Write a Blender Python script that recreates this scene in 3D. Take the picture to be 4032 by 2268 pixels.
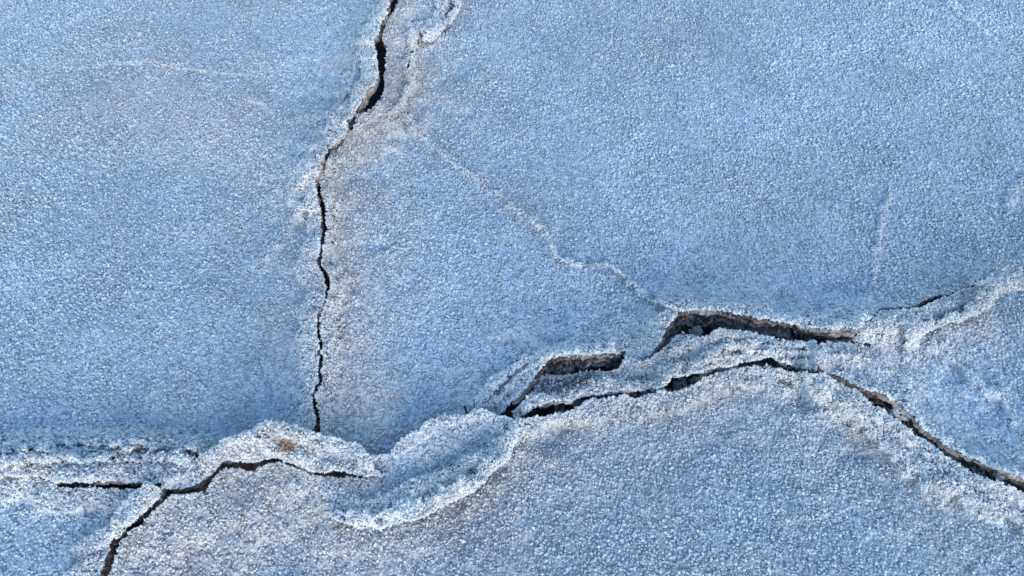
import bpy, math
import numpy as np

for o in list(bpy.data.objects):
    bpy.data.objects.remove(o)
SC = bpy.context.scene
COL = SC.collection

# ------------------------------------------------------------------ camera
HC = 1.50                       # camera height above the flat (m)
TILT = math.radians(32.0)       # away from straight down
HFOV = math.radians(69.4)
CAM = np.array([0.0, -HC * math.tan(TILT), HC])
cd = bpy.data.cameras.new("camera")
cam = bpy.data.objects.new("camera", cd)
COL.objects.link(cam)
cam.location = CAM
cam.rotation_euler = (TILT, 0, 0)
cd.sensor_width = 36.0
cd.lens = 18.0 / math.tan(HFOV / 2)
cd.clip_start = 0.05
cd.clip_end = 500
SC.camera = cam

# ------------------------------------------------------------------ sky, low warm light, exposure
SUN_EL, SUN_AZ = math.radians(24.0), math.radians(158.0)     # azimuth clockwise from +Y
w = bpy.data.worlds.new("World")
SC.world = w
w.use_nodes = True
nt = w.node_tree
bg = nt.nodes["Background"]
sky = nt.nodes.new("ShaderNodeTexSky")
sky.sky_type = 'NISHITA'
sky.sun_disc = False
sky.sun_elevation = SUN_EL
sky.sun_rotation = SUN_AZ
sky.air_density = 1.6
sky.dust_density = 0.3
sky.ozone_density = 5.0
nt.links.new(sky.outputs[0], bg.inputs[0])
bg.inputs[1].default_value = 0.15
sd = bpy.data.lights.new("sun", 'SUN')
sd.energy = 0.75
sd.angle = math.radians(35)
sd.color = (1.0, 0.86, 0.74)
sun = bpy.data.objects.new("sun", sd)
COL.objects.link(sun)
sun.rotation_euler = (math.pi / 2 - SUN_EL, 0, math.pi - SUN_AZ)
vs = SC.view_settings
vs.view_transform = 'Standard'
vs.look = 'None'
vs.gamma = 1.0
vs.exposure = 1.1
SC.cycles.use_denoising = True
SC.cycles.max_bounces = 6
SC.cycles.diffuse_bounces = 4

# ------------------------------------------------------------------ helpers: points, noise
f32 = np.float32
FPX = 2016.0 / math.tan(HFOV / 2)


def ground(u, v):
    """where the line of sight of photo point (u, v) meets the flat z = 0"""
    nx = (np.asarray(u, f32) - 2016.0) / FPX
    ny = (1134.0 - np.asarray(v, f32)) / FPX
    ct, st = math.cos(TILT), math.sin(TILT)
    dy = ny * ct + st
    dz = ny * st - ct
    k = HC / -dz
    return (nx * k).astype(f32), (CAM[1] + dy * k).astype(f32)


def photo(X, Y):
    """photo point of a place on the flat"""
    ct, st = math.cos(TILT), math.sin(TILT)
    dy, dz = Y - CAM[1], -HC
    yc = dy * ct + dz * st; zc = dy * st - dz * ct
    return 2016.0 + FPX * X / zc, 1134.0 - FPX * yc / zc


def lift(X, Y, H):
    """traced outlines are unprojected onto their own real height"""
    k = H / HC
    return X + (CAM[0] - X) * k, Y + (CAM[1] - Y) * k


def hsh(ix, iy, s):
    h = (ix.astype(np.int64) * 374761393 + iy.astype(np.int64) * 668265263 + s * 1274126177) & 0xffffffff
    h = ((h ^ (h >> 13)) * 1103515245 + 12345) & 0xffffffff
    h = ((h ^ (h >> 15)) * 668265263) & 0xffffffff
    h = h ^ (h >> 16)
    return ((h & 0xffffff) / float(0xffffff)).astype(f32)


def vnoise(X, Y, scale, s=0):
    x, y = X / scale, Y / scale
    ix, iy = np.floor(x), np.floor(y)
    fx, fy = x - ix, y - iy
    fx = fx * fx * (3 - 2 * fx)
    fy = fy * fy * (3 - 2 * fy)
    a = hsh(ix, iy, s); b = hsh(ix + 1, iy, s); c = hsh(ix, iy + 1, s); d = hsh(ix + 1, iy + 1, s)
    return ((a * (1 - fx) + b * fx) * (1 - fy) + (c * (1 - fx) + d * fx) * fy).astype(f32) * 2 - 1


def fbm(X, Y, scale, s=0, n=4, g=0.5):
    r = 0; a = 1.0
    for i in range(n):
        r = r + a * vnoise(X, Y, scale, s + i * 17)
        scale *= 0.47; a *= g
    return r


def crystals(X, Y, cell, seed, slope=1.1, keep=0.92, hmin=0.25):
    """height (in cell units) and a random value of the crystal under every point"""
    x, y = X / cell, Y / cell
    ix, iy = np.floor(x), np.floor(y)
    best = np.zeros(x.shape, f32)
    rid = np.full(x.shape, -1, f32)
    for dx in (-1, 0, 1):
        for dy in (-1, 0, 1):
            cx, cy = ix + dx, iy + dy
            r1 = hsh(cx, cy, seed); r2 = hsh(cx, cy, seed + 1); r3 = hsh(cx, cy, seed + 2); r4 = hsh(cx, cy, seed + 3)
            px = x - cx - r1; py = y - cy - r2
            ang = r3 * 6.283
            ca, sa = np.cos(ang), np.sin(ang)
            a = px * ca + py * sa; b = py * ca - px * sa
            el = 0.75 + 0.6 * r4
            d = np.maximum(np.abs(a) * el, np.abs(b) / el) * 0.72 + 0.28 * (np.abs(a) + np.abs(b))
            tip = (hsh(cx, cy, seed + 4) - 0.5) * 0.9
            hh = hmin + (1 - hmin) * hsh(cx, cy, seed + 5)
            val = hh - slope * d + tip * a * 0.6
            val = np.minimum(val, hh * 0.80 + tip * a * 0.8 + 0.25 * b)     # cut-off, tilted crystal top
            val[r4 > keep] = -1
            m = val > best
            best = np.where(m, val, best)
            rid = np.where(m, r1 * 0.5 + r3 * 0.5, rid)
    return best, rid


def chunked(fn, X, Y, *a, n=200000, **k):
    outs = [fn(X[i:i + n], Y[i:i + n], *a, **k) for i in range(0, len(X), n)]
    return [np.concatenate(z) for z in zip(*outs)]


def R1(p): return [(1800 + .66 * x, 1150 + .66 * y) for x, y in p]
def R2(p): return [(.66 * x, 1600 + .66 * y) for x, y in p]
def R3(p): return [(1200 + .483 * x, 1500 + .483 * y) for x, y in p]
def R4(p): return [(3200 + .69 * x, 1050 + .69 * y) for x, y in p]
def R5(p): return [(1150 + .552 * x, .552 * y) for x, y in p]
def DP(p): return [(1.5652 * x, 1.5652 * y) for x, y in p]


def polydist(X, Y, poly, side=False):
    """distance to an open polyline given in photo points, parameter 0..n-1 along it, and side (+ = left of its run)"""
    P = np.array(poly, float)
    px, py = ground(P[:, 0], P[:, 1])
    D = np.full(X.shape, 1e9, f32); T = np.zeros(X.shape, f32); S = np.ones(X.shape, f32)
    for i in range(len(px) - 1):
        ax, ay, bx, by = px[i], py[i], px[i + 1], py[i + 1]
        ex, ey = bx - ax, by - ay
        L = ex * ex + ey * ey + 1e-12
        t = np.clip(((X - ax) * ex + (Y - ay) * ey) / L, 0, 1)
        dx = X - ax - t * ex; dy = Y - ay - t * ey
        d = dx * dx + dy * dy
        m = d < D
        D = np.where(m, d, D); T = np.where(m, i + t, T)
        if side:
            S = np.where(m, np.sign(ex * (Y - ay) - ey * (X - ax)), S)
    return np.sqrt(D), T, S


class Ridge:
    """swelling of the crust along a traced line: height h, half-width wl left / wr right of the run, p = steepness"""
    def __init__(self, poly, h, wl, wr=None, p=1.6, rough=0.0, white=0.0, warm=0.0):
        self.poly = poly; self.h = h; self.wl = wl; self.wr = wr or wl; self.p = p
        self.rough = rough; self.white = white; self.warm = warm
        P = np.array(poly, float)
        self.bx, self.by = ground(P[:, 0], P[:, 1])

    def add(self, X, Y, H, RO, WH, WA):
        w = max(self.wl, self.wr) * (3.2 if self.p < 2 else 2.0)
        m = (X > self.bx.min() - w) & (X < self.bx.max() + w) & (Y > self.by.min() - w) & (Y < self.by.max() + w)
        if not m.any():
            return
        x, y = X[m], Y[m]
        d, t, s = polydist(x, y, self.poly, True)
        h = np.interp(t, np.linspace(0, len(self.poly) - 1, len(self.h)), self.h) if isinstance(self.h, (list, tuple)) else self.h
        wv = np.where(s > 0, self.wl, self.wr) * (1 + 0.38 * vnoise(x, y, 0.09, 5) + 0.28 * vnoise(x, y, 0.03, 6))
        if self.p >= 2.2:       # a broken shelf: flat-topped, frayed, with a steep edge
            wv = wv + 0.0055 * fbm(x, y, 0.016, 8, 3, .7)
            h = h * (1 + 0.25 * vnoise(x, y, 0.06, 15) + 0.12 * vnoise(x, y, 0.02, 16))
            soft = np.maximum(0.9 * wv / self.p ** 1.6, 0.0016)
            t1 = 0.5 * (1 - np.tanh((d - wv) / soft))
            g = (t1 * (0.72 + 0.28 * np.exp(-(d / (0.7 * wv + 1e-4)) ** 2))).astype(f32)
        else:
            g = np.exp(-(d / wv) ** self.p).astype(f32)
        H[m] += h * g
        RO[m] = np.maximum(RO[m], self.rough * g)
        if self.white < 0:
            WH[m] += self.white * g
        else:
            WH[m] = np.maximum(WH[m], self.white * g)
        WA[m] = np.maximum(WA[m], self.warm * g)


# ------------------------------------------------------------------ materials
def new_mat(name):
    m = bpy.data.materials.new(name)
    m.use_nodes = True
    return m, m.node_tree, m.node_tree.nodes["Principled BSDF"]


def salt_material():
    m, t, b = new_mat("salt_crystal_crust")
    at = t.nodes.new("ShaderNodeAttribute"); at.attribute_name = "mineral"
    geo = t.nodes.new("ShaderNodeNewGeometry")
    n = t.nodes.new("ShaderNodeTexNoise"); n.inputs["Scale"].default_value = 420; n.inputs["Detail"].default_value = 3
    t.links.new(geo.outputs["Position"], n.inputs["Vector"])
    r = t.nodes.new("ShaderNodeMapRange")
    r.inputs["From Min"].default_value = 0.3; r.inputs["From Max"].default_value = 0.7
    r.inputs["To Min"].default_value = 0.86; r.inputs["To Max"].default_value = 1.12
    t.links.new(n.outputs["Fac"], r.inputs["Value"])
    mx = t.nodes.new("ShaderNodeVectorMath"); mx.operation = 'SCALE'
    t.links.new(at.outputs["Color"], mx.inputs[0]); t.links.new(r.outputs[0], mx.inputs["Scale"])
    t.links.new(mx.outputs[0], b.inputs["Base Color"])
    b.inputs["Roughness"].default_value = 0.5
    b.inputs["Specular IOR Level"].default_value = 0.3
    return m


SALT = salt_material()
STRATA, FROST = 0, 1


def mesh_obj(name, co, quads, mats, col=None, tris=None, parent=None, smooth=False):
    me = bpy.data.meshes.new(name)
    co = np.ascontiguousarray(co, f32)
    me.vertices.add(len(co)); me.vertices.foreach_set("co", co.ravel())
    nq = 0 if quads is None else len(quads); ntr = 0 if tris is None else len(tris)
    loops = []
    if nq: loops.append(np.asarray(quads).ravel())
    if ntr: loops.append(np.asarray(tris).ravel())
    lv = np.concatenate(loops).astype(np.int32)
    me.loops.add(len(lv)); me.loops.foreach_set("vertex_index", lv)
    st = np.concatenate([np.arange(nq) * 4, nq * 4 + np.arange(ntr) * 3]).astype(np.int32)
    me.polygons.add(nq + ntr); me.polygons.foreach_set("loop_start", st)
    if smooth:
        me.polygons.foreach_set("use_smooth", np.ones(nq + ntr, bool))
    else:
        me.polygons.foreach_set("use_smooth", np.zeros(nq + ntr, bool))
    me.update(calc_edges=True)
    if col is not None:
        a = me.attributes.new("mineral", 'FLOAT_COLOR', 'POINT')
        c4 = np.ones((len(co), 4), f32); c4[:, :3] = col
        a.data.foreach_set("color", c4.ravel())
    me.materials.append(mats)
    o = bpy.data.objects.new(name, me)
    COL.objects.link(o)
    if parent: o.parent = parent
    return o


# ------------------------------------------------------------------ grid in photo points, dense in view, coarser outside
def axis(lo, hi, a, b, step, far=9.0):
    mid = list(np.arange(a, b, step))
    up = [b]; s = step
    while up[-1] < hi:
        s = min(s * 1.012, far); up.append(up[-1] + s)
    dn = [a]; s = step
    while dn[-1] > lo:
        s = min(s * 1.012, far); dn.append(dn[-1] - s)
    return np.array(dn[:0:-1] + mid + up, f32)


STEP = 2.3
GU = axis(-2600, 6700, -60, 4092, STEP)
GV = axis(-900, 3100, -60, 2328, STEP)


def smooth_poly(P, closed=True, step=3.0, amp=1.0, seed=0):
    """resample a traced outline and fray it like a break in crystalline crust"""
    P = np.array(P, float)
    n = len(P); out = []
    for i in range(n if closed else n - 1):
        p1, p2 = P[i], P[(i + 1) % n]
        p0 = P[i - 1] if (closed or i > 0) else p1
        p3 = P[(i + 2) % n] if (closed or i + 2 < n) else p2
        L = np.hypot(*(p2 - p1)); far = (abs(p1[0] - 2016) > 2900 or abs(p1[1] - 1134) > 1900)
        k = max(1, int(L / (step * (6 if far else 1))))
        t = (np.arange(k) / k)[:, None]
        if L > 260:
            out.append(p1 * (1 - t) + p2 * t)
        else:
            tt = 0.5
            m1, m2 = (p2 - p0) * tt, (p3 - p1) * tt
            m1 *= min(1, 1.2 * L / (np.hypot(*m1) + 1e-6)); m2 *= min(1, 1.2 * L / (np.hypot(*m2) + 1e-6))
            out.append((2 * t**3 - 3 * t**2 + 1) * p1 + (t**3 - 2 * t**2 + t) * m1 + (-2 * t**3 + 3 * t**2) * p2 + (t**3 - t**2) * m2)
    Q = np.concatenate(out)
    if not closed: Q = np.vstack([Q, P[-1:]])
    x, y = Q[:, 0].astype(f32), Q[:, 1].astype(f32)
    nx = fbm(x, y, 34, 101 + seed, 3, 0.6) * 4.0 + vnoise(x, y, 5, 131 + seed) * 2.6
    ny = fbm(x, y, 34, 201 + seed, 3, 0.6) * 4.0 + vnoise(x, y, 5, 231 + seed) * 2.6
    return Q + amp * np.stack([nx, ny], 1)


def raster(poly, iu0, iu1, iv0, iv1):
    """cells of the grid whose centre lies in the polygon"""
    cu = (GU[iu0:iu1] + GU[iu0 + 1:iu1 + 1]) / 2; cv = (GV[iv0:iv1] + GV[iv0 + 1:iv1 + 1]) / 2
    M = np.zeros((len(cv), len(cu)), bool)
    x0, y0 = poly[:, 0], poly[:, 1]; x1, y1 = np.roll(x0, -1), np.roll(y0, -1)
    for j, v in enumerate(cv):
        m = (y0 <= v) != (y1 <= v)
        if not m.any(): continue
        xs = x0[m] + (v - y0[m]) / (y1[m] - y0[m]) * (x1[m] - x0[m])
        M[j] = (np.searchsorted(np.sort(xs), cu) & 1).astype(bool)
    return M


BLUE = np.array([0.575, 0.675, 0.745], f32)
WHITE = np.array([0.83, 0.815, 0.79], f32)
WARMC = np.array([0.69, 0.625, 0.565], f32)
DIRT = np.array([0.27, 0.20, 0.17], f32)
RUST = np.array([0.46, 0.30, 0.20], f32)
CRUST = np.array([0.24, 0.25, 0.27], f32)
rng = np.random.default_rng(7)


def crystal_bits(cx, cy, cz, size, elong=1.2):
    """small eight-sided crystals, random turn, at the given points"""
    n = len(cx)
    base = np.array([(1, 0, 0), (0, 1, 0), (-1, 0, 0), (0, -1, 0), (0, 0, 1), (0, 0, -1)], f32)
    A = rng.normal(size=(n, 3, 3)); Q, _ = np.linalg.qr(A)
    s = size[:, None, None] * (np.stack([np.ones(n), 0.75 + 0.5 * rng.random(n), elong * (0.7 + 0.6 * rng.random(n))], 1)[:, None, :])
    V = (base[None] * s * (1 + 0.25 * rng.normal(size=(n, 6, 1)))) @ np.transpose(Q, (0, 2, 1))
    V += np.stack([cx, cy, cz], 1)[:, None, :]
    F = np.array([(0, 1, 4), (1, 2, 4), (2, 3, 4), (3, 0, 4), (1, 0, 5), (2, 1, 5), (3, 2, 5), (0, 3, 5)])
    T = (np.arange(n) * 6)[:, None, None] + F[None]
    return V.reshape(-1, 3).astype(f32), T.reshape(-1, 3)


def surface(X, Y, ridges, base_h, low, amp, warm0, white0, grain, fineonly=False, extra=None):
    H = np.full(X.shape, base_h, f32)
    RO = np.zeros(X.shape, f32); WH = np.full(X.shape, white0, f32); WA = np.full(X.shape, warm0, f32)
    H += low * fbm(X, Y, 0.42, 11, 3) + low * 0.3 * fbm(X, Y, 0.09, 21, 3)
    for r in ridges:
        r.add(X, Y, H, RO, WH, WA)
    if extra: extra(X, Y, H, RO, WH, WA)
    return H, RO, WH, WA


def tone(WH, WA, X, Y):
    wa = WA + 0.12 * fbm(X, Y, 0.11, 41, 3) * (WA > 0.05)
    wn = np.clip(wa, 0, 1)[:, None]
    rn = np.clip((wa - 1.2) * 2.5, 0, 1)[:, None]
    hn = np.clip(WH + 0.16 * fbm(X, Y, 0.07, 51, 3), 0, 1)[:, None]
    c = BLUE * (1 - wn) + WARMC * wn
    c = c * (1 - hn * 0.85) + (WHITE * (1 - 0.45 * wn) + WARMC * 1.15 * 0.45 * wn) * hn * 0.85
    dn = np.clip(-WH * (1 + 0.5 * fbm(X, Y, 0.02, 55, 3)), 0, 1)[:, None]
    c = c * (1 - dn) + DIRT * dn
    c = c * (1 + 0.10 * fbm(X, Y, 0.30, 57, 4, 0.6))[:, None]
    return c * (1 - rn) + RUST * rn, wn, hn * (1 - dn)


def salt_colour(rid, rid2, WH, WA, X, Y, dull=1.0):
    """the sheet under the loose crystals: duller, glassy grains with bare crust between them"""
    c, wn, hn = tone(WH, WA, X, Y)
    v = (0.64 + 0.40 * rid)[:, None] * (1 + 0.10 * hn) * (dull + (1 - dull) * hn)
    c = c * np.clip(v, 0.25, 1.1)
    bare = (rid < 0)[:, None]
    c = np.where(bare, (c * 0.25 + CRUST * (1.25 + 0.25 * wn) * dull) * (1 - hn) + c * 0.85 * hn, c)
    return np.clip(c, 0.02, 0.88)


def bit_colour(k, WH, WA, X, Y):
    """crystals standing on the sheet: glassy to frosted white"""
    c, wn, hn = tone(WH, WA, X, Y)
    kk = np.clip(k[:, None] ** 1.1 + 0.10 * hn, 0, 1)
    c = c * (0.68 + 0.42 * kk)
    c = c * (1 - 0.25 * kk) + 0.25 * kk * (WHITE * (1 - .3 * wn) + WARMC * .3 * wn)
    return np.clip(c, 0.02, 0.88)


def plate(name, label, outline, ridges=(), base_h=0.0, low=0.006, amp=1.0, warm=0.0, white=0.12, grain=0.0075,
          edges=(), holes=(), extra=None, fray=1.0, rim=1.0, category="salt plate", group=None, step=1, bits=33000, bsize=.9, dull=1.0):
    """one broken piece of crust: a crystalline top sheet and its broken, layered rim
    edges: (start, end, thickness) runs of the outline, as indices of traced points, that show a broken face"""
    poly = smooth_poly(outline, True, 3.0, fray)
    allh = [smooth_poly(h, True, 3.0, fray * 0.6) for h in holes]
    lo, hi = poly.min(0), poly.max(0)
    iu0 = max(0, np.searchsorted(GU, lo[0]) - 1); iu1 = min(len(GU) - 1, np.searchsorted(GU, hi[0]) + 1)
    iv0 = max(0, np.searchsorted(GV, lo[1]) - 1); iv1 = min(len(GV) - 1, np.searchsorted(GV, hi[1]) + 1)
    M = raster(poly, iu0, iu1, iv0, iv1)
    for h in allh: M &= ~raster(h, iu0, iu1, iv0, iv1)
    nv, nu = M.shape
    used = np.zeros((nv + 1, nu + 1), bool)
    used[:-1, :-1] |= M; used[1:, :-1] |= M; used[:-1, 1:] |= M; used[1:, 1:] |= M
    idx = np.full(used.shape, -1, np.int64); idx[used] = np.arange(used.sum())
    jj, ii = np.nonzero(used)
    u, v = GU[iu0 + ii], GV[iv0 + jj]
    X, Y = ground(u, v)
    H, RO, WH, WA = surface(X, Y, ridges, base_h, low, amp, warm, white, grain, extra=extra)
    PX, PY = lift(X, Y, H)
    g1, id1 = chunked(crystals, PX, PY, grain, 300)
    g2, id2 = chunked(crystals, PX, PY, grain * 0.55, 400, slope=1.0)
    g3, id3 = chunked(crystals, PX, PY, grain * 2.1, 500, slope=0.9, keep=0.6)
    z = grain * amp * (0.50 * g1 + 0.26 * g2) * (1 - 0.35 * np.clip(WH, 0, 1)) + grain * 1.2 * g3 * (0.22 + 0.5 * RO) + 0.0055 * RO * fbm(PX, PY, 0.026, 61, 4, .6)
    # grain pushes out along the slope of the sheet: lean the displacement a little at random
    lx = (id1 - 0.5) * 0.25 * z; ly = (id2 - 0.5) * 0.25 * z
    rid = np.where(g1 > 0.06, id1, np.where(g2 > 0.35, id2 * 0.6, -1)).astype(f32)
    Z = H + z
    col = salt_colour(rid, id2, WH, WA, PX, PY, dull)
    lump, lid = chunked(crystals, PX, PY, 0.028, 700, slope=1.0, keep=0.8)
    Z = Z + 0.007 * RO * lump
    col = np.clip(col * (1 + (0.28 * id3 - 0.14) * (id3 >= 0) * np.clip(RO * 2, 0.3, 1))[:, None], .02, .88)
    a = idx[:-1, :-1][M]; b = idx[1:, :-1][M]; c = idx[1:, 1:][M]; d = idx[:-1, 1:][M]
    quads = np.stack([a, b, c, d], 1)
    co = np.stack([PX + lx, PY + ly, Z], 1)

    # crystals standing proud on the rim and along the rough ridges
    VV = [co]; CC = [col]; TT = []
    nb = len(co)

    def scatter(su, sv, zoff, size, white_up):
        nonlocal nb
        gx, gy = ground(su, sv)
        h, ro, wh, wa = surface(gx, gy, ridges, base_h, low, amp, warm, white, grain, extra=extra)
        x, y = lift(gx, gy, h)
        lump, lid = crystals(x, y, 0.028, 700, slope=1.0, keep=0.8)
        c3, i3 = crystals(x, y, grain * 2.1, 500, slope=0.9, keep=0.6)
        h = h + 0.007 * ro * lump + grain * 1.0 * c3 * (0.2 + 0.45 * ro) + 0.005 * ro * fbm(x, y, 0.026, 61, 4, .6)
        V, T = crystal_bits(x, y, h + zoff, size, 1.15 if white_up == 0 else 1.5)
        k = rng.random(len(su)).astype(f32)
        cc = bit_colour(k, np.clip(wh + white_up, 0, 1), wa, x, y)
        VV.append(V); CC.append(np.repeat(cc, 6, 0)); TT.append(T + nb); nb += len(V)
    if rim > 0:
        rings = [poly] + allh
        for q in rings:
            inview = (q[:, 0] > -300) & (q[:, 0] < 4350) & (q[:, 1] > -250) & (q[:, 1] < 2500)
            q = q[inview]
            if not len(q): continue
            n = int(len(q) * 7.0 * rim)
            k = rng.integers(0, len(q), n)
            k = k[rng.random(n) < np.clip(0.62 + 0.6 * fbm(q[k, 0].astype(f32), q[k, 1].astype(f32), 42, 19, 3), .12, 1)]
            n = len(k)
            r = rng.exponential(9.0, n)
            an = rng.random(n) * 6.283
            su = q[k, 0] + np.cos(an) * r; sv = q[k, 1] + np.sin(an) * r
            inside = np.zeros(n, bool)
            iu = np.searchsorted(GU, su) - 1 - iu0; iv = np.searchsorted(GV, sv) - 1 - iv0
            ok = (iu >= 0) & (iu < nu) & (iv >= 0) & (iv < nv)
            inside[ok] = M[iv[ok], iu[ok]]
            su, sv = su[inside], sv[inside]; n = len(su)
            if n: scatter(su, sv, (0.002 + 0.004 * rng.random(n)).astype(f32), (0.0012 + 0.0023 * rng.random(n) ** 2).astype(f32), .15)
    # ridge crystals
    pr = RO * ((u > -100) & (u < 4130) & (v > -100) & (v < 2370))
    cand = np.nonzero(rng.random(len(pr)) < pr * 0.08)[0]
    if len(cand):
        n = len(cand)
        scatter(u[cand], v[cand], (0.003 + 0.006 * rng.random(n)).astype(f32), (0.0013 + 0.0021 * rng.random(n) ** 2).astype(f32), .1)
    # crystals all over the sheet
    if bits:
        sp = 1.0 / math.sqrt(bits)
        bu0, bv0 = max(lo[0], -1000), max(lo[1], -500); bu1, bv1 = min(hi[0], 5000), min(hi[1], 2750)
        gx, gy = ground([bu0, bu1, bu0, bu1, bu0, bu1], [bv0, bv0, bv1, bv1, 1134, 1134])
        nx_, ny_ = int((gx.max() - gx.min()) / sp) + 1, int((gy.max() - gy.min()) / sp) + 1
        jx, jy = np.meshgrid(np.arange(nx_), np.arange(ny_))
        qx = gx.min() + (jx.ravel() + rng.random(jx.size)) * sp; qy = gy.min() + (jy.ravel() + rng.random(jx.size)) * sp
        su, sv = photo(qx, qy)
        iu = np.searchsorted(GU, su) - 1 - iu0; iv = np.searchsorted(GV, sv) - 1 - iv0
        ok = (iu >= 0) & (iu < nu) & (iv >= 0) & (iv < nv) & (su > bu0) & (su < bu1) & (sv > bv0) & (sv < bv1)
        su, sv, iu, iv = su[ok], sv[ok], iu[ok], iv[ok]
        ok = M[iv, iu] & (rng.random(len(su)) < 0.86); su, sv = su[ok], sv[ok]
        n = len(su)
        s1 = bsize * (0.0016 + 0.0030 * rng.random(n) ** 1.8) * (1 + 0.22 * fbm(*ground(su, sv), 0.16, 77, 3))
        if n: scatter(su, sv, (grain * amp * (0.25 + 0.45 * rng.random(n))).astype(f32), s1.astype(f32), 0.0)
    o = mesh_obj(name, np.concatenate(VV), quads, SALT, np.concatenate(CC), np.concatenate(TT) if TT else None)
    o["label"] = label; o["category"] = category; o["kind"] = "thing"
    if group: o["group"] = group
    # broken faces; turn = which way the outline runs round the piece
    ox, oy = ground([p[0] for p in outline], [p[1] for p in outline])
    turn = 1 if np.sum(ox * np.roll(oy, -1) - oy * np.roll(ox, -1)) > 0 else -1
    for ed in edges:
        i0, i1, thick = ed[:3]; em = ed[3] if len(ed) > 3 else STRATA
        P = [outline[i % len(outline)] for i in range(i0, i1 + 1)] if i1 >= i0 else [outline[i % len(outline)] for i in range(i0, i1 + len(outline) + 1)]
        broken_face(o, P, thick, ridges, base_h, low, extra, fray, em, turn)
    for h in holes:
        broken_face(o, list(h) + [h[0]], 0.02, ridges, base_h, low, extra, fray * 0.6, 1, turn)
    return o


def broken_face(parent, P, thick, ridges, base_h, low, extra, fray, kind, turn=1):
    """the layered broken rim of a piece of crust: ledges of silt and salt, kind 0 brown, 1 frosted grey"""
    q = smooth_poly(P, False, 1.8, fray)
    gx, gy = ground(q[:, 0], q[:, 1])
    H, *_ = surface(gx, gy, ridges, base_h, low, 1, 0, 0, 0.0075, extra=extra)
    x, y = lift(gx, gy, H)
    n = len(x)
    tx, ty = np.gradient(x), np.gradient(y)
    L = np.hypot(tx, ty) + 1e-9
    nxx, nyy = ty / L * turn, -tx / L * turn
    ker = np.ones(9) / 9
    if n > 12: nxx, nyy = np.convolve(nxx, ker, 'same'), np.convolve(nyy, ker, 'same')
    s = np.cumsum(L).astype(f32)
    rows = max(8, int(thick / 0.0012))
    uneven = np.clip(1 + 0.40 * fbm(s, s * 0, 0.06, 88, 4, 0.6), 0.45, 1.6)
    co = np.zeros((rows + 1, n, 3), f32); cc = np.zeros((rows + 1, n, 3), f32)
    for r in range(rows + 1):
        d = thick * r / rows
        zz = np.full(n, d, f32)
        wob = zz + 0.003 * vnoise(s, s * 0, 0.05, 66) + 0.0015 * vnoise(s, s * 0, 0.012, 67)
        lay = vnoise(s * 0.14 + 7.7, wob, 0.0062, 71)
        led = lay * 0.0060 + fbm(s, wob, 0.011, 81, 4, .6) * 0.0026
        off = led + (0.26 if thick > 0.05 else 0.12 if thick > 0.04 else -0.05) * d - 0.002
        rec = np.clip((d - 0.006) / 0.008, 0, 1)
        if thick > 0.04: off = off + 0.004 - rec * 0.012 * (1 + 0.6 * vnoise(s, s * 0, 0.03, 68)) + 0.006 * vnoise(s * 0.1, wob, 0.015, 72)
        if r == 0: off = off * 0 - 0.001
        co[r, :, 0] = x + nxx * off; co[r, :, 1] = y + nyy * off
        co[r, :, 2] = H + 0.0025 - d * uneven + 0.002 * vnoise(s, zz, 0.006, 95) * (r > 0)
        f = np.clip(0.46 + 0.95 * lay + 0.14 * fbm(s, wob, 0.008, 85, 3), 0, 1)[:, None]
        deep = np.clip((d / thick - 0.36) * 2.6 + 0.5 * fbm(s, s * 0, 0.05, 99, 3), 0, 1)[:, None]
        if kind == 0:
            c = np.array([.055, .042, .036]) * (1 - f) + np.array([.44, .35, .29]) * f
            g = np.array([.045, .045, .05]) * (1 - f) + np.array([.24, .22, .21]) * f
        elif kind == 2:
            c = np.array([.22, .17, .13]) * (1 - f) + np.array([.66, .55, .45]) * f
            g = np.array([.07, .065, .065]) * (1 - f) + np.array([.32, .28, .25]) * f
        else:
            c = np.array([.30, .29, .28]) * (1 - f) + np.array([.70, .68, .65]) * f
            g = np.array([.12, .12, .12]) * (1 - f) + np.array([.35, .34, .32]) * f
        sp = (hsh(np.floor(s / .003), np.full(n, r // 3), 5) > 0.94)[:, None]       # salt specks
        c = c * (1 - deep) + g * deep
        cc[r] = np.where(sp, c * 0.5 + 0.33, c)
    I = np.arange((rows + 1) * n).reshape(rows + 1, n)
    quads = np.stack([I[:-1, :-1], I[1:, :-1], I[1:, 1:], I[:-1, 1:]], -1).reshape(-1, 4)
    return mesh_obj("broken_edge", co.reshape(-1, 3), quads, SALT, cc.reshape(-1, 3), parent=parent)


# ================================================================== traced lines (photo points)
VL = [(1640, -900), (1560, -600), (1600, -300), (1580, -120), (1545, 0), (1531, 50), (1512, 86), (1487, 149), (1476, 163), (1486, 210), (1493, 265), (1497, 298),
      (1481, 331), (1459, 359), (1431, 397), (1407, 442), (1401, 458), (1374, 475), (1379, 511), (1354, 538), (1318, 582), (1285, 615),
      (1271, 662), (1252, 701), (1249, 740), (1260, 800), (1268, 841), (1266, 883), (1270, 931), (1266, 972), (1255, 1045), (1272, 1076),
      (1290, 1131), (1276, 1200), (1259, 1242), (1255, 1311), (1261, 1366), (1257, 1456), (1254, 1518), (1235, 1559), (1236, 1600), (1248, 1642), (1241, 1690)]
VR = [(1660, -900), (1580, -600), (1625, -300), (1610, -120), (1572, 0), (1547, 50), (1523, 83), (1512, 116), (1503, 155), (1519, 193), (1515, 237), (1513, 287),
      (1514, 331), (1509, 375), (1492, 403), (1454, 433), (1426, 453), (1398, 464), (1393, 508), (1371, 527), (1335, 582), (1299, 613),
      (1282, 657), (1262, 707), (1262, 751), (1273, 800), (1282, 841), (1281, 883), (1280, 945), (1275, 979), (1266, 1045), (1284, 1076),
      (1301, 1124), (1287, 1186), (1266, 1248), (1263, 1311), (1270, 1386), (1268, 1456), (1260, 1528), (1245, 1566), (1248, 1593), (1258, 1650), (1266, 1690)]
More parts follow.
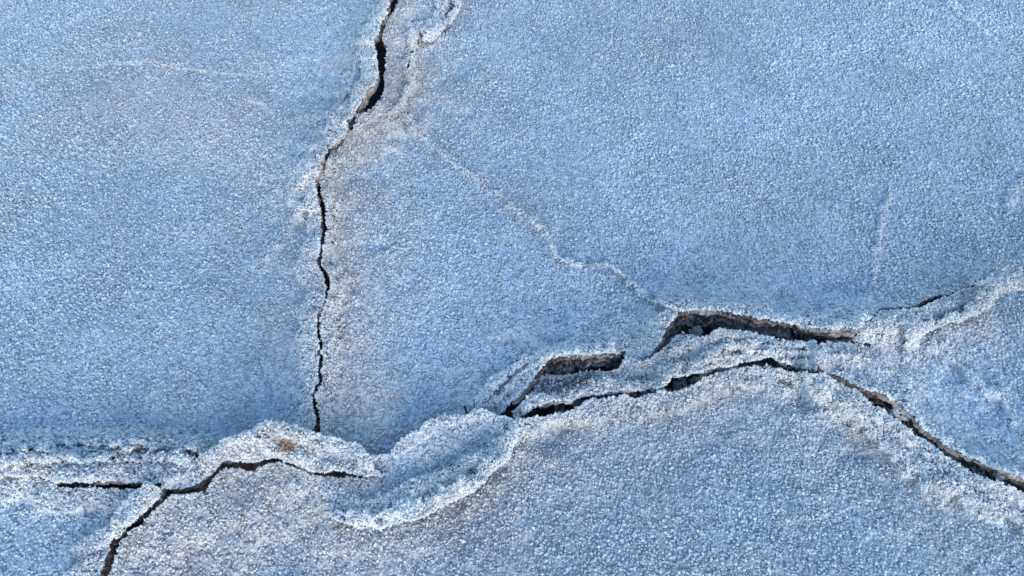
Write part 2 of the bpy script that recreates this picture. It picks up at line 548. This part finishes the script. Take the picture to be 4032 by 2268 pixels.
KLIP = [(640, 1905), (570, 1900), (455, 1897), (225, 1900), (200, 1885), (100, 1880), (-50, 1885), (-300, 1900)]
D1L = [(650, 1923), (643, 1943), (627, 1966), (594, 1996), (548, 2036), (488, 2088), (449, 2128), (429, 2194), (396, 2268), (360, 2360), (330, 2500), (260, 2800), (300, 3100)]
D1R = [(320, 3100), (290, 2800), (352, 2500), (385, 2370), (429, 2262), (455, 2207), (470, 2148), (502, 2102), (568, 2049), (614, 2003), (660, 1970), (680, 1953), (752, 1946),
       (818, 1925), (858, 1865), (924, 1842), (983, 1855), (1030, 1839), (1082, 1822), (1148, 1836), (1188, 1855), (1241, 1872), (1294, 1882), (1386, 1882), (1452, 1882)]
LCL = [(2031, 1662), (2117, 1648), (2170, 1642), (2249, 1625), (2288, 1599), (2328, 1579), (2394, 1572), (2453, 1566), (2513, 1572), (2618, 1541),
       (2645, 1553), (2724, 1526), (2750, 1500), (2790, 1488), (2856, 1468), (2922, 1450), (3028, 1450), (3094, 1468), (3153, 1473), (3206, 1480)]
D2L = [(3241, 1478), (3269, 1502), (3331, 1526), (3372, 1547), (3428, 1595), (3476, 1623), (3504, 1643), (3545, 1678), (3593, 1712), (3648, 1740), (3707, 1788),
       (3752, 1823), (3821, 1868), (3890, 1899), (3959, 1926), (4032, 1950), (4200, 2010), (4500, 2080), (5200, 2250), (6700, 2600)]
D2U = [(3214, 1443), (3266, 1478), (3338, 1502), (3379, 1526), (3462, 1557), (3524, 1588), (3573, 1626), (3614, 1671), (3669, 1719), (3738, 1768), (3807, 1799),
       (3890, 1837), (3959, 1864), (4032, 1888), (4200, 1940), (4500, 2010), (5200, 2180), (6700, 2530)]
GLIP = [(2018, 1586), (2064, 1539), (2110, 1480), (2156, 1422), (2229, 1405), (2315, 1398), (2381, 1395), (2434, 1395), (2460, 1381)]
HLIP = [(2519, 1414), (2559, 1394), (2599, 1348), (2618, 1302), (2645, 1262), (2678, 1230), (2724, 1223), (2810, 1229), (2922, 1245), (3021, 1265),
        (3120, 1285), (3252, 1303), (3351, 1294), (3391, 1290)]
OLIP = [(3400, 1265), (3441, 1250), (3455, 1221), (3476, 1216), (3573, 1216), (3593, 1212), (3628, 1188), (3683, 1167), (3724, 1162), (3855, 1119), (4032, 1074)]
FARR = [(4300, 880), (5000, 780), (6700, 680)]

VL = [(x - 5, y) for x, y in VL]
VR = [(x + 5, y) for x, y in VR]
D1L = [(x - 7, y - 3) for x, y in D1L]
D1R = [(x + 3, y + 4) for x, y in D1R]

# ------------------------------------------------------------------ ground under the crust
gu = np.linspace(-200, 4232, 740, dtype=f32); gv = np.linspace(-150, 2418, 430, dtype=f32)
UU, VG = np.meshgrid(gu, gv)
X, Y = ground(UU.ravel(), VG.ravel())
g1, _ = chunked(crystals, X, Y, 0.011, 900, keep=0.55)
Zg = -0.058 + 0.008 * fbm(X, Y, 0.05, 3, 3) + 0.009 * g1
db, _, _ = polydist(X, Y, [(650, 1945), (600, 2010), (530, 2070), (475, 2130), (450, 2200), (412, 2265)])
dc, _, _ = polydist(X, Y, [(640, 1940), (760, 1935), (850, 1875), (930, 1832), (1090, 1815), (1250, 1868), (1400, 1876)])
kb = np.exp(-(np.minimum(db, dc * 1.2) / .03) ** 2)
Zg = Zg + .030 * kb
gf = np.clip(.5 + .5 * fbm(X, Y, .016, 33, 4, .6), 0, 1)[:, None]
gcol = np.array([.05, .065, .10]) * (1 - gf) + np.array([.15, .17, .21]) * gf
gcol = gcol * (1 - kb[:, None]) + (np.array([.07, .055, .045]) * (1 - gf) + np.array([.30, .25, .21]) * gf) * kb[:, None]
x, y = lift(X, Y, -0.058)
I = np.arange(len(x)).reshape(UU.shape)
q = np.stack([I[:-1, :-1], I[1:, :-1], I[1:, 1:], I[:-1, 1:]], -1).reshape(-1, 4)
gr = mesh_obj("ground", np.stack([x, y, Zg], 1), q, SALT, gcol)
gr["kind"] = "structure"
base = np.linspace(-40, 40, 81, dtype=f32)
BX, BY = np.meshgrid(base, base)
I = np.arange(BX.size).reshape(BX.shape)
q = np.stack([I[:-1, :-1], I[:-1, 1:], I[1:, 1:], I[1:, :-1]], -1).reshape(-1, 4)
sf = mesh_obj("salt_flat", np.stack([BX.ravel(), BY.ravel(), np.full(BX.size, -0.10)], 1), q, SALT, np.tile(BLUE * 0.85, (BX.size, 1)))
sf["kind"] = "structure"

# ------------------------------------------------------------------ plates
A_out = [(-2600, -900)] + VL + [(1180, 1740), (1000, 1790), (860, 1840), (760, 1870)] + KLIP + [(-2600, 1960)]
nV = len(VL)
A_r = [
    Ridge(VL[3:], [.020, .040, .050, .040, .030, .024, .022, .020, .014], .11, .11, 1.4, 0.0, 0.28, 0.4),
    Ridge([(1600, -200), (1540, 10), (1490, 90), (1455, 170), (1460, 250), (1450, 320), (1400, 400), (1350, 480), (1290, 560), (1240, 640), (1225, 720), (1240, 800)],
          [.026, .036, .040, .036, .028, .020, .012], .038, .036, 4.5, 0.7, 1.15, 0.3),
    Ridge([(1545, -30), (1500, 40), (1450, 110), (1420, 200), (1400, 290), (1370, 360), (1320, 450)], .005, .012, .012, 2.1, .8, .6, .15),
    Ridge([(1380, 300), (1340, 400), (1300, 480), (1230, 570), (1180, 660), (1170, 760), (1185, 860)], .009, .022, .024, 2.2, 0.7, .8, .25),
    Ridge(VL[22:], [.018, .022, .016, .010], .038, .038, 4.0, 0.7, 1.0, 0.25),
    Ridge([(1190, 640), (1190, 760), (1170, 860), (1110, 960), (1000, 1040)], .007, .012, .016, 2, 0.5, 0.3, 0.1),
    Ridge([(1200, 820), (1120, 900), (1060, 1010), (1040, 1060)], .006, .014, .02, 2, 0.5, 0.35, 0),
    # shelves of rumpled crust along the lower left: gentle on the far side, steep towards the viewer
    Ridge([(-500, 1800), (-100, 1790), (150, 1752), (330, 1738), (480, 1740), (640, 1748), (760, 1768), (850, 1790)], [.02, .03, .034, .016, .036, .022, .03, .01], .026, .009, 2.2, .8, .6, 0.05),
    Ridge([(-300, 1840), (0, 1822), (180, 1797), (330, 1800), (480, 1793), (630, 1798), (740, 1806)], [.03, .024, .036, .022, .036, .018, .02], .024, .010, 2.2, .9, .65, 0.1),
    Ridge([(-100, 1850), (180, 1872), (300, 1876), (470, 1872), (600, 1866), (700, 1865)], .038, .036, .03, 2.8, 1.0, 1.0, 0.3),
    Ridge(DP([(200, 175), (280, 160), (370, 155), (450, 172), (520, 180), (600, 190)]), .006, .05, .006, 1.5, .05, .03, .2),
    Ridge(DP([(300, 240), (420, 260), (560, 330)]), .004, .2, .2, 2, .0, .0, .5),
    Ridge(DP([(620, 250), (660, 262), (695, 292)]), .008, .02, .008, 1.5, .3, .2, .0),
]
plate("salt_plate", "wide pale blue salt plate left of the long vertical crack", A_out, A_r, warm=.03, amp=1.0,
      edges=[(4, nV, .035), (nV + 3, nV + 12, .03)],
      holes=[DP([(378, 161), (400, 163), (425, 169), (440, 173), (425, 173), (398, 168)]),
             DP([(496, 179), (520, 182), (519, 185), (497, 182)]),
             R2([(595, 238), (640, 234), (720, 240), (830, 228), (832, 240), (720, 250), (640, 248), (600, 246)]),
             R2([(480, 274), (560, 270), (640, 276), (700, 278), (640, 284), (500, 283)])])

B_out = VR + [(1262, 1745), (1500, 1800), (1700, 1760), (1850, 1690), (1940, 1650), (2000, 1600)] + GLIP + \
    [(2462, 1410), (2450, 1470), (2530, 1480), (2545, 1425)] + HLIP + OLIP + FARR + [(6700, -900)]
iG = len(VR) + 6; iH = iG + len(GLIP) + 4
THIN = DP([(1020, 312), (1090, 370), (1180, 440), (1250, 490), (1340, 560), (1375, 600), (1400, 650), (1450, 668), (1530, 670), (1575, 705), (1640, 760), (1700, 778)])
B_r = [
    Ridge(VR[3:], [.018, .034, .042, .040, .034, .028, .024, .020, .012], .14, .14, 1.6, 0.0, 0.30, 1.1),
    Ridge(R5([(800, 60), (745, 180), (755, 300), (755, 450), (745, 600), (700, 720)]), .018, .050, .050, 5.0, .4, .5, .8),
    Ridge(VR[22:], [.012, .017, .013, .008], .036, .036, 4.0, 0.85, 0.8, 0.5),
    Ridge(R5([(860, 190), (872, 300), (850, 400), (850, 520), (870, 600), (800, 720), (780, 790), (850, 880), (930, 930)]), .014, .012, .018, 2.4, 1.0, .8, .3),
    Ridge(R5([(450, 860), (540, 805), (640, 760), (720, 790), (760, 860)]), .016, .016, .05, 2.2, .4, .35, .5),
    Ridge([(1590, 490), (1700, 560), (1830, 680)], .004, .012, .012, 2, .4, .3, .1),
    Ridge(THIN[:5], [.003, .003, .004, .008], .007, .006, 2.2, .8, 0.8, 0.05),
    Ridge(THIN[4:], [.008, .013, .014, .014, .016, .018], .0085, .007, 2.2, 1.0, 1.0, 0.15),
    Ridge(DP([(1170, 440), (1250, 500), (1330, 560)]), .003, .05, .010, 2, .2, .2, .3),
    Ridge([(1300, 1090), (1350, 1160), (1390, 1230), (1400, 1300)], .010, .03, .03, 2.4, .6, .4, .45),
    # swell that lifts toward the torn lips
    Ridge([(1840, 1600)] + GLIP, [.012, .035, .055, .065, .05, .02], .08, .08, 1.7, 0.0, .55, .15),
    Ridge([(1870, 1590), (1950, 1520), (2010, 1460), (2064, 1420), (2160, 1392), (2280, 1386), (2400, 1378)], .016, .016, .016, 2.6, .9, .85, 0),
    Ridge([(1890, 1620), (1970, 1560), (2020, 1500), (2080, 1450), (2140, 1420)], .010, .010, .012, 2.4, .8, .6, .1),
    Ridge(HLIP, [.015, .045, .060, .058, .052, .045, .04], .075, .075, 1.7, 0.0, .5, .15),
    Ridge(HLIP[4:], .020, .032, .032, 3.2, 1.0, 1.0, 0.2),
    Ridge(OLIP, [.04, .03, .03, .02, .015], .06, .06, 1.6, 0.3, .5, .15),
    Ridge(DP([(2240, 490), (2215, 560), (2205, 650), (2195, 720)]), .004, .011, .011, 2.1, .9, .8, .1),
    Ridge(DP([(2370, -20), (2410, 40), (2450, 60), (2480, 85)]), .007, .012, .010, 2.1, .8, .8, .1),
    Ridge(DP([(2590, 450), (2545, 475), (2530, 520)]), .008, .03, .012, 2, .5, .4, .0),
]
plate("salt_plate", "largest blue salt plate, right of the long vertical crack, with two torn lifted lips", B_out, B_r, warm=0.0, white=.14,
      edges=[(4, len(VR) - 1, .035), (iG, iG + len(GLIP) - 1, .060), (iH, iH + len(HLIP) - 1, .072), (iH + len(HLIP), iH + len(HLIP) + 8, .018)],
      holes=[R5([(917, 290), (902, 338), (886, 335), (893, 312)]), R5([(858, 362), (864, 392), (850, 420), (846, 372)]),
             R5([(842, 440), (846, 462), (836, 505), (820, 495), (826, 458)]),
             R1([(40, 685), (56, 690), (62, 712), (78, 735), (58, 735), (44, 715)]),
             DP([(665, 0), (666, 0), (666, 1), (665, 1)])][:4])

C_out = D1R + [(1550, 1850), (1800, 1750), (1980, 1690)] + LCL + D2L + [(6700, 3100)]
iL = len(D1R) + 3; iD2 = iL + len(LCL)
C_r = [
    Ridge(D1R[3:], [.02, .03, .035, .035, .03, .03, .02], .16, .16, 1.5, .0, .10, .45),
    Ridge([(420, 2330), (560, 2200), (760, 2060), (1000, 1950), (1240, 1930)], 0.0, .27, .27, 2.6, .0, .6, 1.0),
    Ridge(LCL, .026, .10, .10, 1.5, 0, .05, .35),
    Ridge(LCL, .020, .040, .040, 4.0, .9, 1.0, .45),
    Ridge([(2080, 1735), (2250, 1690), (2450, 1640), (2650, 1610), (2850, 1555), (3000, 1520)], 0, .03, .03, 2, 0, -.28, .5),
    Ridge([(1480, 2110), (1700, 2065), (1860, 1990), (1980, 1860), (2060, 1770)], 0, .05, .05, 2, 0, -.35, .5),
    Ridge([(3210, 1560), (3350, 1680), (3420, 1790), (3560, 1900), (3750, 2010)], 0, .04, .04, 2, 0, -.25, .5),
    Ridge([(1950, 1740), (2050, 1690), (2250, 1650), (2500, 1600)], .006, .04, .04, 2, .5, .6, .4),
    Ridge(D2L[:17], [.02, .03, .03, .025], .12, .12, 1.6, .2, .25, .5),
    Ridge(D2L[:17], .010, .030, .030, 3, .9, .9, .3),
    Ridge([(3235, 1495), (3370, 1580), (3475, 1665), (3655, 1785), (3850, 1915), (4060, 1998), (4300, 2068)], .016, .070, .062, 5, .45, .85, .6),
    Ridge([(3250, 1550), (3380, 1645), (3450, 1740), (3610, 1840), (3810, 1960), (4050, 2060)], .010, .018, .014, 2.2, .7, .6, .5),
    Ridge([(1300, 1990), (1360, 2080), (1500, 2120), (1700, 2080), (1900, 1970), (2050, 1790)], .008, .09, .09, 1.6, .3, .05, .75),
]
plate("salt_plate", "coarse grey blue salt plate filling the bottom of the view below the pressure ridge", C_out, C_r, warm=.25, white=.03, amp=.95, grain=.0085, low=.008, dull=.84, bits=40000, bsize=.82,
      edges=[(3, len(D1R) - 1, .03), (iL, iL + len(LCL) - 1, .03, FROST), (iD2, iD2 + 16, .03, FROST)])

E_out = [(-2600, 1966), (-300, 1906), (-50, 1891), (100, 1886), (198, 1895), (240, 1926), (450, 1929), (570, 1934), (640, 1930)] + D1L + [(-2600, 3100)]
E_r = [
    Ridge(E_out[1:9], .020, .045, .045, 3, 1.0, .95, .3),
    Ridge(D1L[:9], .022, .05, .05, 1.6, .5, .7, .3),
    Ridge(R2([(720, 740), (600, 790), (530, 850), (530, 920), (480, 980), (420, 1030)]), .018, .018, .020, 2.2, .9, 1.0, .3),
]
plate("salt_plate", "small blue salt plate in the lower left corner beside the curved crack", E_out, E_r, warm=.02, grain=.008,
      edges=[(4, 8, .02), (9, 19, .03)])

D_out = D2U + [(6700, 690), (5000, 795), (4300, 895), (4032, 1090), (3855, 1140), (3700, 1200), (3560, 1260), (3420, 1310), (3250, 1360), (3200, 1400)]
D_r = [
    Ridge(D2U[:15], [.015, .035, .045, .045, .04], .13, .13, 1.6, 0, .1, .2),
    Ridge(D2U[:15], .008, .018, .018, 2.4, .9, .8, .2),
    Ridge(DP([(2370, 890), (2420, 935), (2480, 980), (2520, 1010), (2545, 1060)]), .007, .010, .009, 2.1, .9, .9, .1),
    Ridge([(3230, 1430), (3400, 1410), (3560, 1390), (3650, 1330), (3800, 1260)], .03, .09, .09, 1.7, .4, .5, .5),
]
D = plate("salt_plate", "blue salt plate at the right edge above the diagonal open crack", D_out, D_r, warm=.03, grain=.0085, amp=1.1, edges=[(0, 15, .055, 2)])

# ------------------------------------------------------------------ slabs of the pressure ridge
I_out = [(2028, 1652), (2021, 1625), (2044, 1599), (2104, 1536), (2113, 1493), (2156, 1480), (2222, 1480), (2302, 1473), (2361, 1467), (2420, 1460),
         (2453, 1434), (2467, 1394), (2519, 1420), (2533, 1420), (2592, 1396), (2632, 1361), (2678, 1316), (2704, 1324), (2770, 1334), (2816, 1306), (2882, 1303),
         (2955, 1316), (3054, 1336), (3153, 1353), (3252, 1355), (3410, 1366), (3440, 1400), (3420, 1440), (3340, 1460), (3266, 1470), (3214, 1440), (3210, 1421),
         (3212, 1460), (3160, 1457), (3094, 1440), (3028, 1415), (2922, 1429), (2856, 1447), (2790, 1460), (2750, 1473), (2684, 1480), (2632, 1500), (2612, 1521),
         (2579, 1533), (2460, 1543), (2394, 1549), (2288, 1559), (2229, 1586), (2143, 1592), (2097, 1612), (2038, 1655)]
I_r = [
    Ridge([(2100, 1560), (2300, 1500), (2480, 1440), (2640, 1380), (2850, 1320), (3050, 1350), (3250, 1370), (3400, 1385)], [.02, .025, .03, .045, .06, .055, .05, .04], .10, .09, 1.8, .3, .55, .55),
    Ridge(I_out[32:50], .022, .032, .032, 2.8, 1.0, 1.0, .4),
    Ridge([(2740, 1420), (2850, 1365), (2950, 1355), (3100, 1385), (3250, 1400), (3380, 1410)], .014, .010, .024, 2.2, .9, .8, .45),
    Ridge([(2640, 1400), (2720, 1350), (2830, 1310), (2950, 1330), (3150, 1362)], .010, .012, .016, 2.2, .9, .7, .5),
    Ridge([(2480, 1390), (2490, 1440), (2540, 1480)], -.010, .045, .045, 2, .0, .0, -.3),
]


def dirty_break(X, Y, H, RO, WH, WA):
    d, t, _ = polydist(X, Y, R1([(480, 545), (560, 560), (680, 545), (760, 510)]))
    k = np.exp(-(d / .024) ** 3)
    WH -= 2.6 * k
    H -= .008 * k + .006 * k * fbm(X, Y, .02, 31, 4, .6)


plate("salt_slab", "long warm white salt slab squeezed between the torn lips and the jagged lower crack", I_out, I_r, base_h=.010, warm=.6, white=1.0, extra=dirty_break,
      edges=[(0, 10, .030), (13, 25, .030), (31, 50, .012, FROST)], category="salt slab", group="slabs of the pressure ridge")

O_out = [(3359, 1343), (3380, 1310), (3400, 1276), (3441, 1259), (3459, 1233), (3476, 1226), (3573, 1224), (3593, 1221), (3642, 1207), (3724, 1171), (3855, 1126), (4032, 1082),
         (4300, 887), (4600, 845), (4600, 900), (4300, 960), (4040, 1135), (4000, 1147), (3931, 1160), (3890, 1216), (3821, 1250), (3752, 1271), (3683, 1292), (3628, 1322), (3614, 1347),
         (3607, 1430), (3545, 1440), (3476, 1412), (3428, 1384), (3421, 1354)]
O_r = [
    Ridge([(3400, 1300), (3500, 1270), (3600, 1250), (3750, 1200), (3900, 1140), (4032, 1095), (4300, 915)], [.055, .045, .03, .025, .02], .07, .06, 1.8, .4, .85, .5),
    Ridge([(4600, 890), (4300, 945), (4030, 1120), (3925, 1150), (3880, 1205), (3800, 1245), (3680, 1280), (3615, 1320)], .034, .042, .030, 3.2, .9, 1.0, .4),
    Ridge([(3430, 1300), (3510, 1290), (3540, 1340), (3490, 1380)], .016, .05, .05, 2.1, .8, 1.0, .5),
]
plate("salt_slab", "white knobbly salt slab running from the torn lip to the right edge of the view", O_out, O_r, base_h=.012, warm=.25, white=.40,
      edges=[(1, 10, .02), (16, 28, .010, FROST)], category="salt slab", group="slabs of the pressure ridge")

F_out = R3([(520, 660), (560, 605), (700, 603), (740, 550), (790, 490), (900, 420), (1000, 360), (1100, 305), (1230, 285), (1300, 292), (1350, 262), (1450, 247), (1600, 290), (1650, 312),
            (1720, 342), (1750, 400), (1740, 470), (1700, 560), (1640, 660), (1500, 760), (1440, 850), (1310, 940), (1210, 990), (1150, 1020), (950, 1110), (750, 1160), (560, 1220),
            (350, 1170), (230, 1110), (205, 1000), (150, 900), (110, 850), (140, 800), (350, 795), (540, 800)])
F_r = [
    Ridge(R3([(560, 640), (740, 590), (820, 520), (1000, 400), (1230, 330), (1450, 290), (1620, 320), (1700, 380)]), [.018, .030, .036, .038, .034], .08, .08, 1.8, .2, .2, .1),
    Ridge(R3([(560, 625), (740, 575), (820, 495), (1000, 380), (1230, 305), (1450, 268), (1620, 305), (1705, 355), (1725, 425), (1690, 500)]), .014, .022, .020, 3, 1.0, 1.0, .1),
    Ridge(R3([(200, 880), (320, 1040), (520, 1040), (760, 960), (1000, 850), (1250, 750), (1450, 660), (1600, 570), (1690, 480)]), [.016, .020, .022, .024, .026, .028], .024, .048, 3.2, .9, 1.0, .3),
    Ridge(R3([(280, 1110), (560, 1130), (760, 1060), (1000, 990), (1200, 910), (1350, 830), (1500, 700)]), .020, .014, .028, 3, .8, 1.0, .4),
    Ridge(R3([(360, 900), (560, 860), (760, 780), (1000, 680), (1250, 600), (1450, 500)]), -.001, .05, .05, 2, .0, -.0, .0),
]
plate("salt_slab", "shovel shaped salt slab with white rims and blue hollow, left of the jagged crack", F_out, F_r, base_h=.010, warm=.12, white=.35, grain=.007,
      edges=[(0, 17, .025, FROST), (18, 34, .010, FROST)], category="salt slab", group="slabs of the pressure ridge")

J_out = R2([(1190, 335), (1200, 300), (1290, 250), (1400, 180), (1520, 140), (1640, 97), (1760, 120), (1850, 155), (2000, 200), (2150, 240), (2200, 300), (2235, 370), (2290, 412),
            (2190, 420), (2100, 410), (2040, 387), (1900, 400), (1800, 375), (1760, 345), (1700, 325), (1640, 310), (1560, 325), (1520, 340), (1400, 325), (1345, 318), (1290, 380), (1240, 400)])
J_r = [
    Ridge(R2([(1200, 320), (1400, 220), (1640, 140), (1850, 190), (2150, 270), (2260, 390)]), [.030, .045, .055, .050, .04, .015], .075, .075, 1.9, .3, .4, .2),
    Ridge(R2([(1220, 310), (1290, 262), (1400, 197), (1640, 115), (1850, 170), (2150, 255), (2235, 390)]), .014, .026, .024, 3, 1.0, 1.0, .05),
    Ridge(R2([(1400, 190), (1560, 230), (1700, 290), (1850, 350), (2000, 370)]), .008, .014, .014, 2.2, .8, .8, .35),
]


def stain(X, Y, H, RO, WH, WA):
    for cx, cy, r, k in ((1120, 1752, .020, 1), (1145, 1768, .015, 1), (1235, 1778, .012, .8), (1050, 1722, .02, .5)):
        gx, gy = ground([cx], [cy])
        d = np.hypot(X - gx[0], (Y - gy[0])) * (1 + .4 * vnoise(X, Y, .012, 7))
        WA += 1.0 * k * np.exp(-(d / r) ** 2).astype(f32)


J = plate("salt_slab", "tilted salt slab with a rusty orange stain, below the foot of the vertical crack", J_out, J_r, base_h=.014, warm=.55, white=.5, extra=stain,
          edges=[(10, 26, .018), (0, 10, .03)], category="salt slab", group="slabs of the pressure ridge")

N_out = [(634, 1900), (660, 1864), (700, 1838), (779, 1834), (840, 1812), (881, 1815), (851, 1856), (812, 1884), (759, 1917), (700, 1927), (653, 1918)]
plate("salt_chunk", "lumpy stained salt chunk at the fork where the left cracks meet", N_out,
      [Ridge([(660, 1890), (740, 1860), (820, 1840)], .022, .03, .03, 2, .9, .5, .5)], base_h=.018, warm=.4, white=.35,
      edges=[(0, 10, .03)], category="salt chunk")
M_out = R2([(890, 452), (968, 512), (953, 550), (850, 648), (765, 730), (700, 785), (677, 710), (705, 620), (760, 560), (850, 490)])
plate("salt_slab", "narrow whitish salt slab standing along the left side of the lower left crack", M_out,
      [Ridge(R2([(900, 480), (820, 580), (730, 680)]), .030, .03, .03, 3, .6, 1.0, .4)], base_h=.026, warm=.4, white=1.0,
      edges=[(0, 9, .03)], category="salt slab")

P_out = R5([(702, 160), (740, 60), (768, 0), (830, -220), (1000, -360), (1270, -270), (1240, -40), (1212, 0), (1190, 80), (1150, 150), (1100, 205), (1012, 285), (940, 300), (935, 262),
            (850, 205), (722, 172)])
P_r = [
    Ridge(R5([(720, 155), (850, 180), (950, 200), (1030, 140), (1060, 60), (1070, -60)]), .014, .02, .02, 2.4, 1, .8, .2),
    Ridge(R5([(940, 285), (1000, 270), (1080, 190), (1150, 110), (1190, 30), (1200, -100)]), .018, .018, .018, 2.4, 1, .8, .15),
    Ridge(R5([(900, 230), (1000, 230), (1070, 160), (1100, 60), (1120, -60)]), .010, .012, .012, 2.4, 1, .8, .3),
    Ridge(R5([(760, 60), (850, 60), (900, 20)]), .012, .06, .06, 2, .2, .2, .35),
]
plate("salt_slab", "crumpled salt slab with curved flaky rim at the top edge of the view", P_out, P_r, base_h=.022, warm=.2, white=.3, grain=.0085,
      edges=[(0, 2, .03), (8, 15, .018, FROST)],
      holes=[R5([(1168, 30), (1160, 62), (1120, 108), (1104, 100), (1130, 60)]), R5([(1030, 222), (1012, 240), (985, 258), (970, 265), (990, 240)]),
             R5([(880, -6), (940, -4), (920, 12), (888, 12)])], category="salt slab")


# ------------------------------------------------------------------ loose crystal clumps in the cracks
def clump(u, v, z, r, label, pale, warm=0.0):
    gx, gy = ground([u], [v]); x, y = lift(gx, gy, z)
    n = int(60 + 9000 * r)
    cen = rng.normal(size=(5, 3)) * r * np.array([.75, .45, .3])
    d = rng.normal(size=(n, 3)); d /= np.linalg.norm(d, axis=1)[:, None]
    d = d * (rng.random((n, 1)) ** 0.45) * r * 0.55 + cen[rng.integers(0, 5, n)]
    V, T = crystal_bits(d[:, 0], d[:, 1], d[:, 2], (r * (0.10 + 0.26 * rng.random(n) ** 2)).astype(f32), 1.5)
    c = (WHITE * pale * (1 - warm) + WARMC * warm)[None] * (0.7 + 0.4 * rng.random((n, 1)))
    o = mesh_obj("crystal_clump", V, None, SALT, np.clip(np.repeat(c, 6, 0), 0, .88), T)
    o.location = (float(x[0]), float(y[0]), z)
    o["label"] = label; o["category"] = "crystal clump"; o["group"] = "crystal clumps lying in the cracks"


for (p, z, r, lab, pale) in [
    (R4([(465, 835)])[0], .034, .014, "bright white crystal clump bridging the diagonal crack on the right", 1.0),
    (R4([(428, 826)])[0], .015, .009, "small pale crystal clump just left of the white one in the diagonal crack", .8),
    (R4([(325, 760)])[0], -.02, .009, "dim bluish crystal clump near the upper end of the diagonal crack", .5),
    (R4([(1052, 1196)])[0], .040, .011, "round pale crystal clump on the brown face of the diagonal crack by the right edge", .85),
    (R1([(580, 735)])[0], .02, .013, "pale crystal clump in the wide left end of the jagged crack", .7),
    (R1([(612, 700)])[0], -.02, .010, "dim crystal clump under the slab in the left end of the jagged crack", .45),
    (R1([(700, 672)])[0], .012, .013, "rounded grey crystal clump where the jagged crack narrows", .5),
    (R1([(890, 622)])[0], .015, .010, "grey crystal clump in the jagged crack below the left torn lip", .4),
    (R1([(1050, 612)])[0], .022, .011, "beige grey crystal clump left of the middle of the jagged crack", .5),
    (R1([(1110, 612)])[0], .022, .012, "beige grey crystal clump at the middle of the jagged crack", .5),
    (R1([(1290, 562)])[0], .012, .014, "large grey translucent crystal clump in the jagged crack below the bridge", .5),
    (R1([(1370, 535)])[0], .014, .013, "bluish crystal clump right of the large grey one in the jagged crack", .6),
    (R1([(1425, 515)])[0], .022, .010, "pale crystal clump at the right end of the filled part of the jagged crack", .7),
    (R1([(1195, 588)])[0], .036, .011, "white crystal clump bridging the jagged crack just left of its wide grey part", 1.0),
    (R1([(1465, 508)])[0], .036, .012, "white crystal clump bridging the jagged crack just right of its wide grey part", 1.0),
    (R1([(1590, 470)])[0], .036, .011, "white crystal clump bridging the jagged crack left of the arch", 1.0),
    (R1([(1668, 445)])[0], .038, .011, "white crystal clump bridging the jagged crack at the left foot of the arch", 1.0),
    (R1([(1740, 435)])[0], -.01, .010, "dark grey crystal clump at the top of the arch of the jagged crack", .35),
    (R1([(1820, 440)])[0], -.008, .012, "grey crystal clump under the crest of the arch of the jagged crack", .45),
    (R1([(1930, 452)])[0], -.008, .012, "pale grey crystal clump on the right shoulder of the jagged crack", .55),
    (R1([(640, 470)])[0], .004, .016, "dark grey crystal clump inside the left torn opening", .35),
    (R1([(760, 455)])[0], .002, .015, "dim crystal clump in the middle of the left torn opening", .3),
    (R1([(1430, 225)])[0], .02, .014, "frosted white crystal clump at the left of the right torn opening", .8),
]:
    clump(p[0], p[1], z, r, lab, pale)
